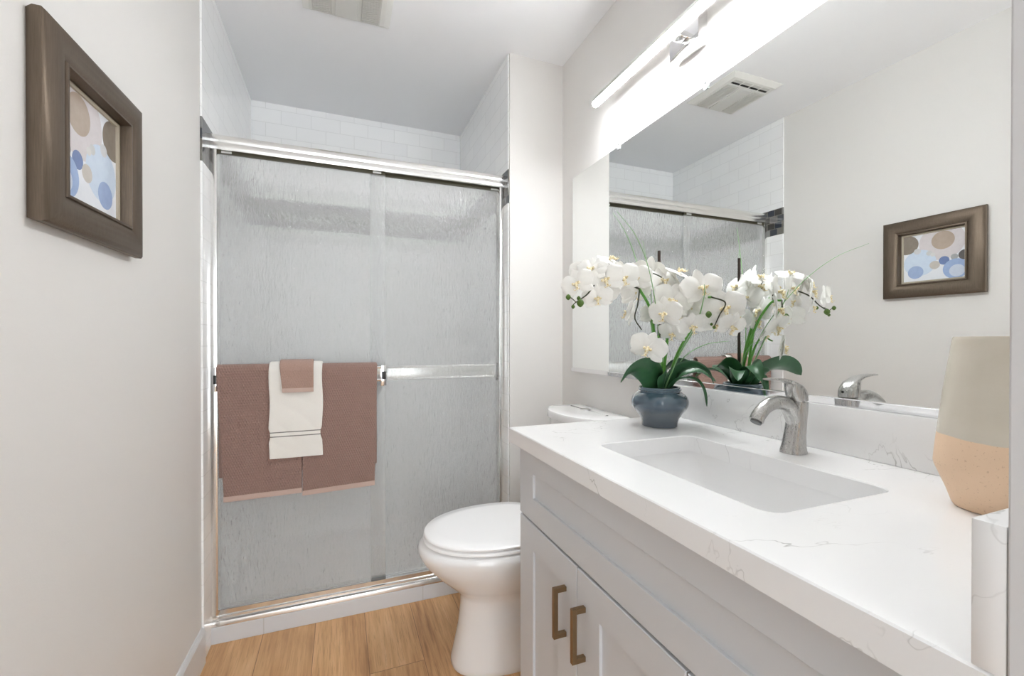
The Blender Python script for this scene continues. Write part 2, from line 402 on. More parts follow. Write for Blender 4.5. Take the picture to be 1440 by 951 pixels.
def panel(x0, x1, y, out):
    g = link('glass_panel', box(x0, x1, y, y + .005, .1155, 1.853, .001), 'glass', sd, 0)
    s = -1 if out else 1; yf = y if out else y + .005
    # towel bar: flat band with bright rolled edges
    yb = yf + s * (.048 if out else .011)
    dz = .005 if out else 0
    b = box(x0 + .008, x1 - .022, yb - .0025, yb + .0025, .968 + dz, 1.012 + dz, .001)
    for z in (.964 + dz, 1.016 + dz): merge(b, tube([(x0 + .008, yb, z), (x1 - .022, yb, z)], .006, 12))
    link('towel_bar', b, 'alu', g, 30)
    for xx, hwid in ((x0 + (.003 if out else .012), .0065 if out else .012), (x1 - .012, .012)):
        c = box(xx - hwid, xx + hwid, min(yb, yf) - (.006 if out else 0), max(yb, yf) + (0 if out else .006), .944, 1.03, .002)
        link('bar_bracket', c, 'chrome', g, 30)
        link('bracket_dark_opening', box(xx - hwid * .6, xx + hwid * .75, min(yb, yf) - .0068, min(yb, yf) + .004, .972, 1.004, .0005), 'black', g) if out else None  # dark of the open bar end, painted as a black block
    link('gap_shade_strip', box(x0, x1, y - .004, y + .009, 1.836, 1.8525, .001), 'gap_shade', g, 0)  # shade in the gap under the header, painted as a dark olive strip
    for xx in (x0 + .016, x1 - .05):
        link('hanger_roller', box(xx, xx + .034, y - .006, y - .0042, 1.838, 1.846, .0005), 'lensp', g, 0)
    return g
go = panel(XL + .023, .178, 1.9450, True)
gi = panel(.118, XJ - .012, 1.9600, False)
link('edge_seal', box(XL + .0205, XL + .0265, 1.944, 1.951, .115, 1.84, .001), 'gasket', sd)
link('door_guide', box(.12, .178, 1.938, 1.968, .1135, .124, .002), 'gasket', sd)

# shower valve on the side wall, seen through the glass
sv = thing('shower_valve', (XJ - .006, 2.546, 1.193), 'round chrome shower valve on the side wall behind the rain glass', 'shower valve')
def xdisc(x0, x1, cy, cz, r0, r1, n=32): return rings([[(x, cy + r * math.cos(2 * PI * k / n), cz + r * math.sin(2 * PI * k / n)) for k in range(n)] for x, r in ((x0, r0), ((x0 * .4 + x1 * .6), r0), (x1, r1))])
link('wall_plate', xdisc(XJ - .0065, XJ - .018, 2.546, 1.193, .075, .066), 'nickel', sv)
link('valve_hub', xdisc(XJ - .018, XJ - .06, 2.546, 1.193, .028, .022), 'nickel', sv)
link('lever', tube([(XJ - .05, 2.546, 1.193), (XJ - .062, 2.53, 1.15), (XJ - .066, 2.52, 1.11)], [.01, .009, .006], 12), 'nickel', sv)

# ------------------------------------------------------------------ towels on the outer bar
def drape(x0, x1, yf, yb, zt, zf, zb, th, parent, mat, xf=lambda s, x, z: x, amp=.0034, waffle=True, hem=0, nm='towel_body', res=.0020, rnd=None, bulge=.004, zskew=0):
    """closed cloth slab hanging over a bar: front from zf up to zt, round the bar, down to zb"""
    r = (yb - yf) / 2; path = []
    nf = max(8, int((zt - r - zf) / res))
    for i in range(nf): path.append((yf, zf + (zt - r - zf) * i / nf, 0))
    for i in range(25): a = PI * i / 24; path.append(((yf + yb) / 2 - r * math.cos(a), zt - r + r * math.sin(a), a))
    for i in range(1, 41): path.append((yb, zt - r - (zt - r - zb) * i / 40, PI))
    nx = int((x1 - x0) / res); seed = random.random() * 10
    verts = []; faces = []; arc = 0
    L = len(path)
    for side in (0, 1):
        arc = 0
        for i, (y, z, a) in enumerate(path):
            if i: arc += math.hypot(y - path[i - 1][0], z - path[i - 1][1])
            ny, nz = -math.cos(a), math.sin(a)
            for j in range(nx + 1):
                fx = j / nx; x = x0 + (x1 - x0) * fx
                edge = min(fx, 1 - fx) * (x1 - x0); e = max(0, 1 - edge / (th * .6))
                t = th * .5 * math.sqrt(max(0, 1 - e * e))
                d = 0
                if waffle and side == 0:
                    row = arc / .0098; k = math.floor(row); ph = .5 if k % 2 else 0
                    u = (x / .0088 + ph) % 1 - .5; v = row - k - .5
                    q = (u / .30) ** 2 + (v / .27) ** 2
                    d = -amp * 1.9 * math.exp(-q) + amp * .25 * math.cos(2 * PI * v)
                fall = max(0, min(1, (zt - z) / .4)) if a == 0 else 0
                wv = bulge * fall * (math.sin(x * 23 + seed) + .5 * math.sin(x * 51 + seed * 2 + z * 6)) + .0012 * math.sin(z * 40 + x * 30 + seed)
                sgn = 1 if side == 0 else -1
                yy = y + ny * (sgn * t + d) - (abs(wv) if a == 0 else 0); zz = z + nz * (sgn * t + d)
                if a == 0: zz += zskew * (fx - .5) * fall
                xx = xf(fx, x, zz) if a < PI * .6 else x
                verts.append((xx, yy, zz))
    N = (nx + 1) * L
    for s in (0, 1):
        for i in range(L - 1):
            for j in range(nx):
                q = (s * N + i * (nx + 1) + j, s * N + i * (nx + 1) + j + 1, s * N + (i + 1) * (nx + 1) + j + 1, s * N + (i + 1) * (nx + 1) + j)
                faces.append(q if s else q[::-1])
    for i in range(L - 1):
        for j in (0, nx):
            p = i * (nx + 1) + j; q = (p, p + nx + 1, N + p + nx + 1, N + p); faces.append(q if j == 0 else q[::-1])
    for i in (0, L - 1):
        for j in range(nx):
            p = i * (nx + 1) + j; q = (p, p + 1, N + p + 1, N + p); faces.append(q if i else q[::-1])
    me = bpy.data.meshes.new(nm); me.from_pydata(verts, [], faces); me.validate()
    bm = bmesh.new(); bm.from_mesh(me); bpy.data.meshes.remove(me)
    o = link(nm, bm, mat, parent, 70)
    if hem:   # flat woven hem below the terry, following the same waves
        rs = []
        for j in range(41):
            fx = j / 40; x = x0 + (x1 - x0) * fx; ring = []
            for z, q in ((zf - hem, .5), (zf - hem * .5, .62), (zf + .002, .5), (zf + .002, -.5), (zf - hem * .5, -.5), (zf - hem, -.5)):
                wv = bulge * (math.sin(x * 23 + seed) + .5 * math.sin(x * 51 + seed * 2 + zf * 6)) + .0012 * math.sin(zf * 40 + x * 30 + seed)
                zz = z + zskew * (fx - .5); ring.append((xf(fx, x, zz), yf - abs(wv) - th * q - (.0015 if q > 0 else 0), zz))
            rs.append(ring)
        link('hem', rings(rs), 'hemb', parent, 50)
    return o

TY = 1.897   # centre line of the outer towel bar
t1 = thing('bath_towel', (-.28, TY, .54), 'brown waffle bath towel hanging on the left, nearest the painted wall', 'towel', 'brown bath towels on the door bar')
lx = lambda f, x, z: x + (.024 if f < .5 else .0) * max(0, min(1, (1.03 - z) / .48)) * (1 - f)
drape(-.423, -.1405, TY - .0195, TY + .0195, 1.0405, .5595, .62, .009, t1, 'brown', lx, bulge=.001, hem=.0165, zskew=.004)
drape(-.415, -.1480, TY - .0105, TY + .0105, 1.0315, .546, .64, .006, t1, 'brown', lx, waffle=False, nm='folded_layer', res=.006, bulge=0)
t2 = thing('bath_towel', (0, TY, .54), 'brown waffle bath towel hanging on the right, next to the empty bar', 'towel', 'brown bath towels on the door bar')
rx = lambda f, x, z: x - .011 * max(0, min(1, (1.03 - z) / .48)) * f
drape(-.1385, .1400, TY - .0195, TY + .0195, 1.0390, .5540, .62, .009, t2, 'brown', rx, bulge=.001, hem=.0165, zskew=.01)
drape(-.115, .1200, TY - .0105, TY + .0105, 1.0310, .538, .64, .006, t2, 'brown', rx, waffle=False, nm='folded_layer', res=.006, bulge=0)
t3 = thing('hand_towel', (-.16, TY, .685), 'white hand towel with two grey stripes, layered over the brown bath towels', 'towel')
def wx(f, x, z):
    k = 1 - .055 * math.exp(-((z - .773) / .020) ** 4)
    return -.159 + (x + .159) * k + .002 * math.sin(z * 30) - .003 * (1.04 - z)
drape(-.250, -.0660, TY - .0308, TY + .0285, 1.0495, .686, .8, .005, t3, 'whitet', wx, waffle=False, res=.004, bulge=.001)
t4 = thing('washcloth', (-.155, TY, .935), 'small brown washcloth draped on top of the white hand towel', 'washcloth')
cxf = lambda f, x, z: x + .010 * max(0, (1.04 - z) / .1) * (1 - f)
drape(-.215, -.0975, TY - .0410, TY + .0355, 1.0575, .9490, .96, .005, t4, 'wash', cxf, hem=.0135, amp=.0010, bulge=.001, res=.0025)

# ------------------------------------------------------------------ picture on the left wall
pf = thing('picture_frame', (wx_left(1.14), 1.14, 1.49), 'bronze wood frame with a print of pale overlapping circles on the left wall', 'picture frame')
Y0, Y1, Z0, Z1 = .957, 1.314, 1.329, 1.682
def onwall(bm):
    for v in bm.verts: v.co.x -= SL * (1.825 - v.co.y)
    return bm
prof = [(0.004, .0005), (0.0, .010), (.0, .022), (.004, .0265), (.012, .0295), (.022, .0325), (.034, .0325), (.046, .0295), (.056, .025), (.0575, .0285), (.062, .029), (.063, .024), (.064, .010), (.066, .010), (.066, .0005)]
rs = []
for wd, d in prof: rs.append([(XL + d, Y0 + wd, Z0 + wd), (XL + d, Y1 - wd, Z0 + wd), (XL + d, Y1 - wd, Z1 - wd), (XL + d, Y0 + wd, Z1 - wd)])
link('moulding', onwall(rings(rs + [rs[0]], False)), 'bronze', pf, 30)
rs = [[(XL + d, Y0 + k, Z0 + k), (XL + d, Y1 - k, Z0 + k), (XL + d, Y1 - k, Z1 - k), (XL + d, Y0 + k, Z1 - k)] for k, d in ((.0645, .003), (.0645, .0085), (.072, .007), (.073, .003))]
link('liner', onwall(rings(rs + [rs[0]], False)), 'linen', pf, 20)
link('art_print', onwall(box(XL + .001, XL + .0035, Y0 + .066, Y1 - .066, Z0 + .066, Z1 - .066)), 'art', pf, 0)

# ------------------------------------------------------------------ ceiling fan unit
fan = thing('exhaust_fan', (.03, 1.75, H), 'white ceiling exhaust fan with slotted grille set above the shower side', 'exhaust fan')
fx0, fx1, fy0, fy1, fz = -.112, .168, 1.615, 1.885, 2.424
rs = [[(fx0 - o, fy0 - o, z), (fx1 + o, fy0 - o, z), (fx1 + o, fy1 + o, z), (fx0 - o, fy1 + o, z)] for o, z in ((.024, H - .0005), (.024, H - .003), (.004, fz + .003), (0, fz))]
link('housing', rings(rs), 'fanp', fan, 20)
def grille(x0, x1, y0, y1):
    bm = box(x0, x1, y0, y1, fz - .003, fz)
    y = y0 + .006
    while y < y1 - .004:
        box(x0 + .004, x1 - .004, y, y + .0035, fz - .006, fz - .0028, bm=bm); y += .0075
    return bm
link('grille', grille(-.100, -.030, 1.672, 1.880), 'grille', fan, 0)
link('grille', grille(.078, .150, 1.672, 1.880), 'grille', fan, 0)
link('light_lens', box(-.018, .064, 1.672, 1.882, fz - .007, fz, .003), 'lensp', fan, 20)
for k in range(4):
    xa = -.095 + k * .062
    link('outlet_slot', box(xa, xa + .053, 1.6485, 1.6600, fz - .0012, fz + .002), 'dark', fan, 0)
    link('louver', rings([[(x, 1.6290, fz + .0005), (x, 1.6290, fz - .0015), (x, 1.6475, fz - .0008), (x, 1.6475, fz + .0005)] for x in (xa, xa + .053)]), 'grille', fan, 0)

# ------------------------------------------------------------------ wall mirror
mi = thing('wall_mirror', (XR, .96, .99), 'large frameless wall mirror above the white countertop', 'mirror')
MX = XR - .005
link('mirror_glass', box(MX, XR - .0005, .162, 1.764, 1.004, 1.869), 'mirror', mi, 0)
ch = [(XR - .0006, .9935), (XR - .0110, .9935), (XR - .0118, 1.0085), (XR - .0105, 1.0100), (XR - .0052, 1.0100), (XR - .0052, 1.004), (XR - .0006, 1.004)]
link('bottom_channel', rings([[(x, y, z) for x, z in ch] for y in (.162, 1.765)]), 'chrome', mi, 20)
for yy in (1.408, .981, .55):
    b = box(XR - .0088, XR - .0052, yy - .008, yy + .008, 1.856, 1.8745, .0015); box(XR - .0088, XR - .0006, yy - .008, yy + .008, 1.8695, 1.884, .0015, bm=b)
    merge(b, rings([[(x, yy + .0035 * math.cos(2 * PI * k / 12), 1.878 + .0035 * math.sin(2 * PI * k / 12)) for k in range(12)] for x in (XR - .0088, XR - .011)]))
    link('mirror_clip', b, 'clip', mi, 30)

# ------------------------------------------------------------------ bar light over the mirror
bl = thing('vanity_light', (XR, 1.04, 2.03), 'slim lit bar light with chrome wall box above the mirror', 'wall light')
link('wall_box', box(XR - .035, XR - .0005, .981, 1.100, 1.988, 2.085, .002), 'chrome', bl, 30)
link('support_arm', box(XR - .080, XR - .034, 1.025, 1.056, 2.028, 2.046, .002), 'alu', bl, 30)
BX, BZ, BA, BB = .893, 2.022, .655, 1.427
link('bar_housing', rings([[(BX + x, y, BZ + z) for x, z in ((-.012, .003), (.0105, .003), (.0105, -.0070), (.017, -.0070), (.017, .016), (.013, .019), (-.008, .019), (-.012, .015))] for y in (BA, BB)]), 'header', bl, 30)
dp = [(-.0130, .0028), (-.0155, -.002), (-.0140, -.009), (-.008, -.0140), (.000, -.0152), (.0098, -.0085), (.0098, .0028)]
link('diffuser', rings([[(BX + .001 + x, y, BZ + z) for x, z in dp] for y in (BA - .001, BB + .001)]), 'lit', bl, 40)

# ------------------------------------------------------------------ vanity cabinet
VX, VE, VN = .450, 1.094, .178
vc = thing('vanity_cabinet', (.7, .64, 0), 'white shaker vanity cabinet with brass pulls beside the toilet', 'cabinet')
b = box(VX + .021, XR - .004, VN, VE, .09, .8560, .0015)
# the carcass is open under the basin: only side panels, back, floor and a front rail
b.free()
b = box(VX + .021, XR - .004, VE - .018, VE, .0, .8555, .001); box(VX + .021, XR - .004, VN, VN + .018, .0, .8555, .001, bm=b)
box(XR - .016, XR - .004, VN + .018, VE - .018, .09, .8555, bm=b); box(VX + .021, XR - .016, VN + .018, VE - .018, .09, .108, bm=b)
box(VX + .021, VX + .040, VN + .018, VE - .018, .640, .700, bm=b)
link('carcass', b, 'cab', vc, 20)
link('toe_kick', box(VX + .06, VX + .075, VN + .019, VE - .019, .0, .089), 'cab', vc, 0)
def shaker(y0, y1, z0, z1, st, rl, name, parent):
    def ring(x, sy, sz): return [(x, y0 + sy, z0 + sz), (x, y1 - sy, z0 + sz), (x, y1 - sy, z1 - sz), (x, y0 + sy, z1 - sz)]
    e = .0016
    rs = [ring(VX + .020, 0, 0), ring(VX + e, 0, 0), ring(VX, e, e), ring(VX, st - .0008, rl - .0008), ring(VX + .0008, st, rl), ring(VX + .0065, st, rl)]
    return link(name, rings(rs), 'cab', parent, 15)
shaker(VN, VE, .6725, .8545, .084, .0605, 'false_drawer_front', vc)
edges = [(.7905, 1.0925), (.4835, .7875), (.1795, .4805)]
for k, (a, c) in enumerate(edges):
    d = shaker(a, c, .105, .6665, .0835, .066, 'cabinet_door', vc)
    hy = (a + .0465) if k != 1 else (c - .0300)
    if k == 0: hy = a + .0465
    hz0, hz1, q = .496, .604, .005
    hb = tube([(VX - .030 + q, hy, hz0), (VX - .030 + q, hy, hz1)], [q * 1.414, q * 1.414], 4)
    hb.free()
    hb = box(VX - .030, VX - .020, hy - q, hy + q, hz0, hz1, .0006, 1)
    for zz in (hz0, hz1 - .0105): box(VX - .0205, VX + .0002, hy - q, hy + q, zz, zz + .0105, .0006, 1, bm=hb)
    link('pull_handle', hb, 'gold', d, 20)

# ------------------------------------------------------------------ countertop with basin cut-out, backsplash and side splash
ct = thing('countertop', (.7, .64, .857), 'white quartz countertop with grey veins and low splashes on the vanity', 'countertop')
ZC, ZB = .895, .8570
CX0, CX1, CY0, CY1 = .4266, XR - .0005, .1570, 1.1185
sx, sy, hx, hy, rad = .679, .643, .1345, .2180, .026
angs = [2 * PI * k / 120 for k in range(120)]
for px, py in ((CX0, CY0), (CX1, CY0), (CX1, CY1), (CX0, CY1)): angs.append(math.atan2(py - sy, px - sx) % (2 * PI))
for c1 in (1, -1):
    for c2 in (1, -1):
        base = math.atan2(c2 * (hy - rad * .5), c1 * (hx - rad * .5))
        for q in (-.12, -.08, -.04, 0, .04, .08, .12): angs.append((base + q) % (2 * PI))
angs = sorted(set(round(a, 6) for a in angs))
def outer(a, ins=0):
    c, s = math.cos(a), math.sin(a)
    tx = ((CX1 - ins - sx) / c) if c > 1e-9 else ((CX0 + ins - sx) / c if c < -1e-9 else 9)
    ty = ((CY1 - ins - sy) / s) if s > 1e-9 else ((CY0 + ins - sy) / s if s < -1e-9 else 9)
    t = min(tx, ty); return sx + c * t, sy + s * t
def inner(a, g=0): x, y = rr(a, hx + g, hy + g, rad + g); return sx + x, sy + y
rs = [[(*inner(a), ZB) for a in angs], [(*inner(a), ZC - .002) for a in angs], [(*inner(a, .002), ZC) for a in angs],
      [(*outer(a, .002), ZC) for a in angs], [(*outer(a), ZC - .002) for a in angs], [(*outer(a), ZB) for a in angs]]
link('slab', rings(rs + [rs[0]], False), 'quartz', ct, 30)
link('backsplash', box(XR - .020, XR - .0005, .1765, CY1, ZC + .0003, .9930, .0012), 'quartz', ct, 30)
link('side_splash', box(.4270, XR - .0005, .1573, .1760, ZC + .0003, 1.0020, .0012), 'quartz', ct, 30)

# ------------------------------------------------------------------ undermount basin
sk = thing('undermount_sink', (sx, sy, .72), 'white rectangular undermount sink set into the quartz countertop', 'sink')
A96 = [2 * PI * k / 96 for k in range(96)]
def sr(gx, gy, r, z, dx=0): return [(sx + dx + x, sy + y, z) for x, y in (rr(a, hx + gx, hy + gy, r) for a in A96)]
zt = ZB - .0004
inn = [sr(.004, .004, .030, zt), sr(.001, .000, .034, .835), sr(-.006, -.020, .045, .795), sr(-.014, -.048, .055, .757), sr(-.026, -.070, .060, .744), sr(-.06, -.11, .06, .739), sr(-.112, -.196, .02, .737)]
out = [sr(-.112, -.196, .02, .727), sr(-.05, -.10, .06, .728), sr(-.012, -.05, .06, .735), sr(-.002, -.030, .06, .752), sr(.008, -.006, .05, .795), sr(.016, .016, .04, .835), sr(.019, .019, .04, zt)]
link('basin', rings(inn + out + [inn[0]], False), 'porc', sk, 60)
link('drain', lathe([(.0225, .7275), (.0225, .7385), (.021, .7395), (.016, .7385), (.014, .7395), (.004, .741)], sx, sy, 32), 'nickel', sk, 30)

# ------------------------------------------------------------------ faucet
fc = thing('faucet', (.890, .647, ZC), 'brushed nickel single lever faucet standing behind the sink', 'faucet')
FX, FY = .890, .647
bp = [(FX, FY, ZC + .0003), (FX, FY, ZC + .004), (FX + .001, FY, .910), (FX + .004, FY, .935), (FX + .008, FY, .960), (FX + .012, FY, .985), (FX + .0135, FY, 1.003)]
link('faucet_body', tube(bp, [.0255, .0250, .0225, .0195, .0180, .0178, .0178], 32, flat=[.92, .92, .92, .95, 1, 1, 1], up=(0, 1, 0), expo=2.5), 'nickel', fc, 45)
sp = spline([(.902, FY, .934), (.889, FY, .970), (.868, FY, .996), (.838, FY, 1.0035), (.808, FY, .9955), (.789, FY, .9800), (.782, FY, .9690)], 26)
link('spout', tube(sp, lerp_list([.0165, .0165, .0155, .0142, .0135, .0135, .0135], 26), 24, up=(0, 1, 0), flat=1.0), 'nickel', fc, 50)
link('aerator', tube([(.7835, FY, .9700), (.7802, FY, .9650)], [.0110, .0105], 20), 'gasket', fc, 30)
def ell(cx, rx, ry, z, tilt=0, n=32):
    out = []
    for k in range(n):
        th = 2 * PI * k / n; c, q = math.cos(th), math.sin(th); c = math.copysign(abs(c) ** .8, c); q = math.copysign(abs(q) ** .8, q)
        out.append((cx + rx * c, FY + ry * q, z - tilt * c))
    return out
hd = rings([ell(.9015, .0195, .0180, 1.0045), ell(.9010, .0205, .0180, 1.0060), ell(.8985, .0225, .0178, 1.0180), ell(.8950, .0220, .0168, 1.0300, .004), ell(.8900, .0180, .0150, 1.0390, .004), ell(.8850, .0100, .0100, 1.0440, .002)])
lv = spline([(.902, FY, 1.030), (.884, FY, 1.0405), (.862, FY, 1.0480), (.836, FY, 1.0515), (.811, FY, 1.0520)], 24)
lr = lerp_list([.0060, .0055, .0040, .0030, .0022], 24); lw = lerp_list([.0140, .0135, .0118, .0105, .0095], 24)
merge(hd, tube(lv, lr, 24, up=(0, 1, 0), flat=[b / a for a, b in zip(lr, lw)], expo=2.6))
link('lever_handle', hd, 'nickel', fc, 50)
link('temperature_dot', xdisc(.9203, .9222, FY, 1.016, .0028, .0026, 16), 'black', fc, 30)

# ------------------------------------------------------------------ toilet
TC = 1.4975
tl = thing('toilet', (.62, TC, 0), 'white two piece toilet with closed lid between vanity and shower', 'toilet')
def egg(xf, xb, hw, z, xc=None, ef=2.0, eb=2.6, n=64):
    xc = xc if xc is not None else xf + (xb - xf) * .52; out = []
    for k in range(n):
        th = 2 * PI * k / n; c, s = math.cos(th), math.sin(th); e = ef if c < 0 else eb
        x = math.copysign(abs(c) ** (2 / e), c); y = math.copysign(abs(s) ** (2 / e), s)
        out.append((xc + x * ((xc - xf) if c < 0 else (xb - xc)), TC + y * hw, z))
    return out
bw = [egg(.362, .930, .116, .0005, .62, 2.5), egg(.358, .932, .119, .006, .62, 2.5), egg(.360, .93, .118, .02, .62, 2.5), egg(.372, .925, .112, .07, .62, 2.5), egg(.384, .92, .107, .13, .62, 2.4), egg(.392, .915, .103, .20, .62, 2.35),
      egg(.392, .912, .105, .235, .62, 2.3), egg(.384, .91, .112, .255, .61, 2.25), egg(.352, .905, .136, .285, .58, 2.15), egg(.308, .90, .164, .325, .55, 2.1), egg(.268, .90, .187, .368, .535, 2.1), egg(.248, .90, .197, .400, .53, 2.1),
      egg(.243, .90, .199, .420, .53, 2.1), egg(.249, .90, .196, .434, .53, 2.1), egg(.262, .895, .188, .4415, .53, 2.1), egg(.33, .83, .12, .4425, .53, 2.1)]
link('bowl', rings(bw), 'porc', tl, 60)
link('seat', rings([egg(.285, .70, .172, .4455, .53, 2.1), egg(.264, .735, .190, .4458, .53, 2.1), egg(.261, .737, .193, .4475, .53, 2.1), egg(.261, .737, .193, .4550, .53, 2.1), egg(.264, .735, .190, .4580, .53, 2.1), egg(.285, .70, .172, .4582, .53, 2.1)]), 'seatp', tl, 50)
link('lid', rings([egg(.285, .70, .172, .4622, .53, 2.1), egg(.267, .735, .189, .4624, .53, 2.1), egg(.264, .738, .192, .4640, .53, 2.1), egg(.264, .738, .1925, .4690, .53, 2.1), egg(.270, .733, .187, .4745, .53, 2.1), egg(.31, .70, .15, .4768, .53, 2.1), egg(.40, .62, .08, .4775, .53, 2.1)]), 'seatp', tl, 50)
for s in (-1, 1): link('hinge', tube([(.745, TC + s * .095, .452), (.745, TC + s * .055, .452)], .011, 16), 'seatp', tl, 40)
def tank(o, z, bow=0):
    xb, xs, xm, hw = .9725 - max(0, o), .812 + o, .764 + o + bow, .192 - o; pts = []
    for k in range(41):
        f = -1 + 2 * k / 40; x = xm + (xs - xm) * abs(f) ** 2.6
        pts.append((x, TC + f * (hw - .028), z))
    for k in range(1, 7): a = PI / 2 * k / 7; pts.append((xs + .05 * (1 - math.cos(a)), TC + hw - .028 + .028 * math.sin(a), z))
    pts.append((.89, TC + hw, z))
    for k in range(7): a = PI / 2 * k / 6; pts.append((xb - .018 + .018 * math.sin(a), TC + hw - .018 + .018 * math.cos(a), z))
    m = [(x, 2 * TC - y, zz) for x, y, zz in pts[41:]][::-1]
    return pts + m
link('tank', rings([tank(.035, .4445), tank(.022, .48), tank(.014, .60), tank(.009, .75), tank(.008, .8245)]), 'porc', tl, 40)
link('tank_lid', rings([tank(.006, .8255), tank(.0, .8285), tank(.0, .848), tank(.003, .8545), tank(.010, .857), tank(.06, .8575)]), 'porc', tl, 40)
fb = rings([[(.905 + rx * math.cos(2 * PI * k / 32), TC + .02 + ry * math.sin(2 * PI * k / 32), z) for k in range(32)] for rx, ry, z in ((.019, .026, .8575), (.019, .026, .8600), (.017, .024, .8612))])
link('flush_button', fb, 'button', tl, 30)

# ------------------------------------------------------------------ vase by the near splash
vs = thing('vase', (.847, .323, ZC), 'tall tapered stoneware vase, glazed grey above a sandy base, on the countertop', 'vase')
vp = [(.036, ZC + .0004), (.042, ZC + .001), (.0445, ZC + .004), (.0505, .918), (.0590, .940), (.0628, .950), (.0640, .956), (.0625, .975), (.0592, 1.01), (.0545, 1.055), (.0490, 1.098), (.0446, 1.131), (.0440, 1.1345), (.0428, 1.1365), (.0412, 1.1345)]
link('vase_body', lathe(vp + [(.046, 1.09), (.0555, 1.01), (.058, .96), (.05, .93), (.038, .905), (.01, .903)], .847, .323, 64), 'vase', vs, 40)

# ------------------------------------------------------------------ potted orchid
PX, PY = .827, .990
po = thing('potted_orchid', (PX, PY, ZC), 'white artificial orchid in a round blue grey glazed pot on the countertop', 'plant')
pp = [(.040, ZC + .0004), (.0475, ZC + .001), (.0485, ZC + .004), (.0490, .908), (.0525, .918), (.0605, .930), (.0700, .9425), (.0760, .955), (.0765, .967), (.0710, .979), (.0610, .9870), (.0545, .9905), (.0545, .993), (.0575, .995), (.0575, .9975), (.055, .9990), (.0555, 1.001), (.0545, 1.003), (.0500, 1.003), (.0495, .995)]
bel = spline([(r, 0, z) for r, z in pp[3:12]], 40)
pp = pp[:3] + [(p.x, p.z) for p in bel] + pp[12:]
link('pot', lathe(pp + [(.054, .985), (.054, .984), (.001, .984)], PX, PY, 64), 'pot', po, 40)
link('moss', lathe([(.050, .9845), (.049, .990), (.035, .995), (.015, .997), (.002, .998)], PX, PY, 32), 'soil', po, 60)
link('support_stake', tube([(.833, 1.0, .985), (.833, 1.0, 1.383)], .0042, 10), 'stake', po, 30)
def stem(pts, r, mat='stem', n=30, name='stem'): return link(name, tube(spline(pts, n), lerp_list(r, n), 10), mat, po, 60)
stem([(.815, .985, .992), (.806, .982, 1.10), (.785, .975, 1.21), (.74, .965, 1.268)], [.0042, .0040, .0034])
stem([(.835, .990, .992), (.836, .975, 1.10), (.826, .95, 1.20), (.81, .94, 1.27)], [.0042, .0040, .0030])
stem([(.845, .985, .992), (.855, .955, 1.09), (.872, .905, 1.18), (.868, .865, 1.235), (.86, .84, 1.24)], [.0040, .0036, .0026])
stem([(.826, .98, .992), (.818, .97, 1.08), (.795, .955, 1.14), (.76, .945, 1.13)], [.0036, .0030, .0020])
stem([(.74, .965, 1.268), (.67, .962, 1.29), (.60, .95, 1.275), (.565, .94, 1.245), (.53, .933, 1.224)], [.0026, .0022, .0014], 'twig', name='flower_spike')
stem([(.74, .965, 1.268), (.728, .957, 1.225), (.716, .953, 1.19), (.735, .95, 1.16)], [.0018, .0016], 'twig', name='flower_spike')
stem([(.86, .84, 1.24), (.885, .82, 1.225), (.872, .825, 1.195), (.866, .835, 1.168)], [.002, .0014], 'twig', name='flower_spike')
stem([(.81, .94, 1.27), (.80, .95, 1.30), (.76, .97, 1.32)], [.002, .0014], 'twig', name='flower_spike')
for (x, y, z, r) in ((.540, .93, 1.222, .0088), (.507, .93, 1.235, .0062), (.523, .935, 1.213, .0046), (.848, .836, 1.196, .0075), (.868, .838, 1.164, .004), (.861, .84, 1.172, .0035), (.55, .955, 1.236, .005)):
    ax = spline([(x, y, z + r * 1.15), (x, y, z), (x, y, z - r * 1.15)], 10)
    link('flower_bud', tube(ax, [max(.0004, r * math.sin(PI * (k / 10 * .94 + .03)) ** .75) for k in range(11)], 12), 'bud', po, 80)
stem([(.55, .937, 1.236), (.545, .932, 1.234), (.541, .93, 1.230)], [.0012, .0012], 'twig', 8, 'bud_stalk')
stem([(.53, .933, 1.224), (.518, .931, 1.232), (.509, .93, 1.236)], [.0012, .0012], 'twig', 8, 'bud_stalk')
stem([(.53, .933, 1.224), (.525, .934, 1.220), (.523, .935, 1.216)], [.0012, .0012], 'twig', 8, 'bud_stalk')
def blade(pts, r=.0013): stem(pts, [r * 1.3, r, r * .4], 'grass', 24, 'grass_blade')
blade([(.825, .985, .995), (.795, .955, 1.15), (.72, .895, 1.29), (.64, .845, 1.37), (.557, .803, 1.41)], .0011)
blade([(.822, .99, .995), (.805, 1.0, 1.18), (.785, 1.03, 1.34), (.765, 1.06, 1.44), (.741, 1.09, 1.505)], .0012)
blade([(.826, .995, .995), (.82, 1.01, 1.2), (.812, 1.02, 1.33), (.800, 1.03, 1.415)], .0011)
blade([(.835, .98, .995), (.84, .93, 1.09), (.85, .88, 1.17), (.842, .845, 1.24), (.836, .838, 1.27)], .0018)
blade([(.85, .98, .995), (.87, .95, 1.08), (.90, .90, 1.12), (.93, .85, 1.13)], .0012)
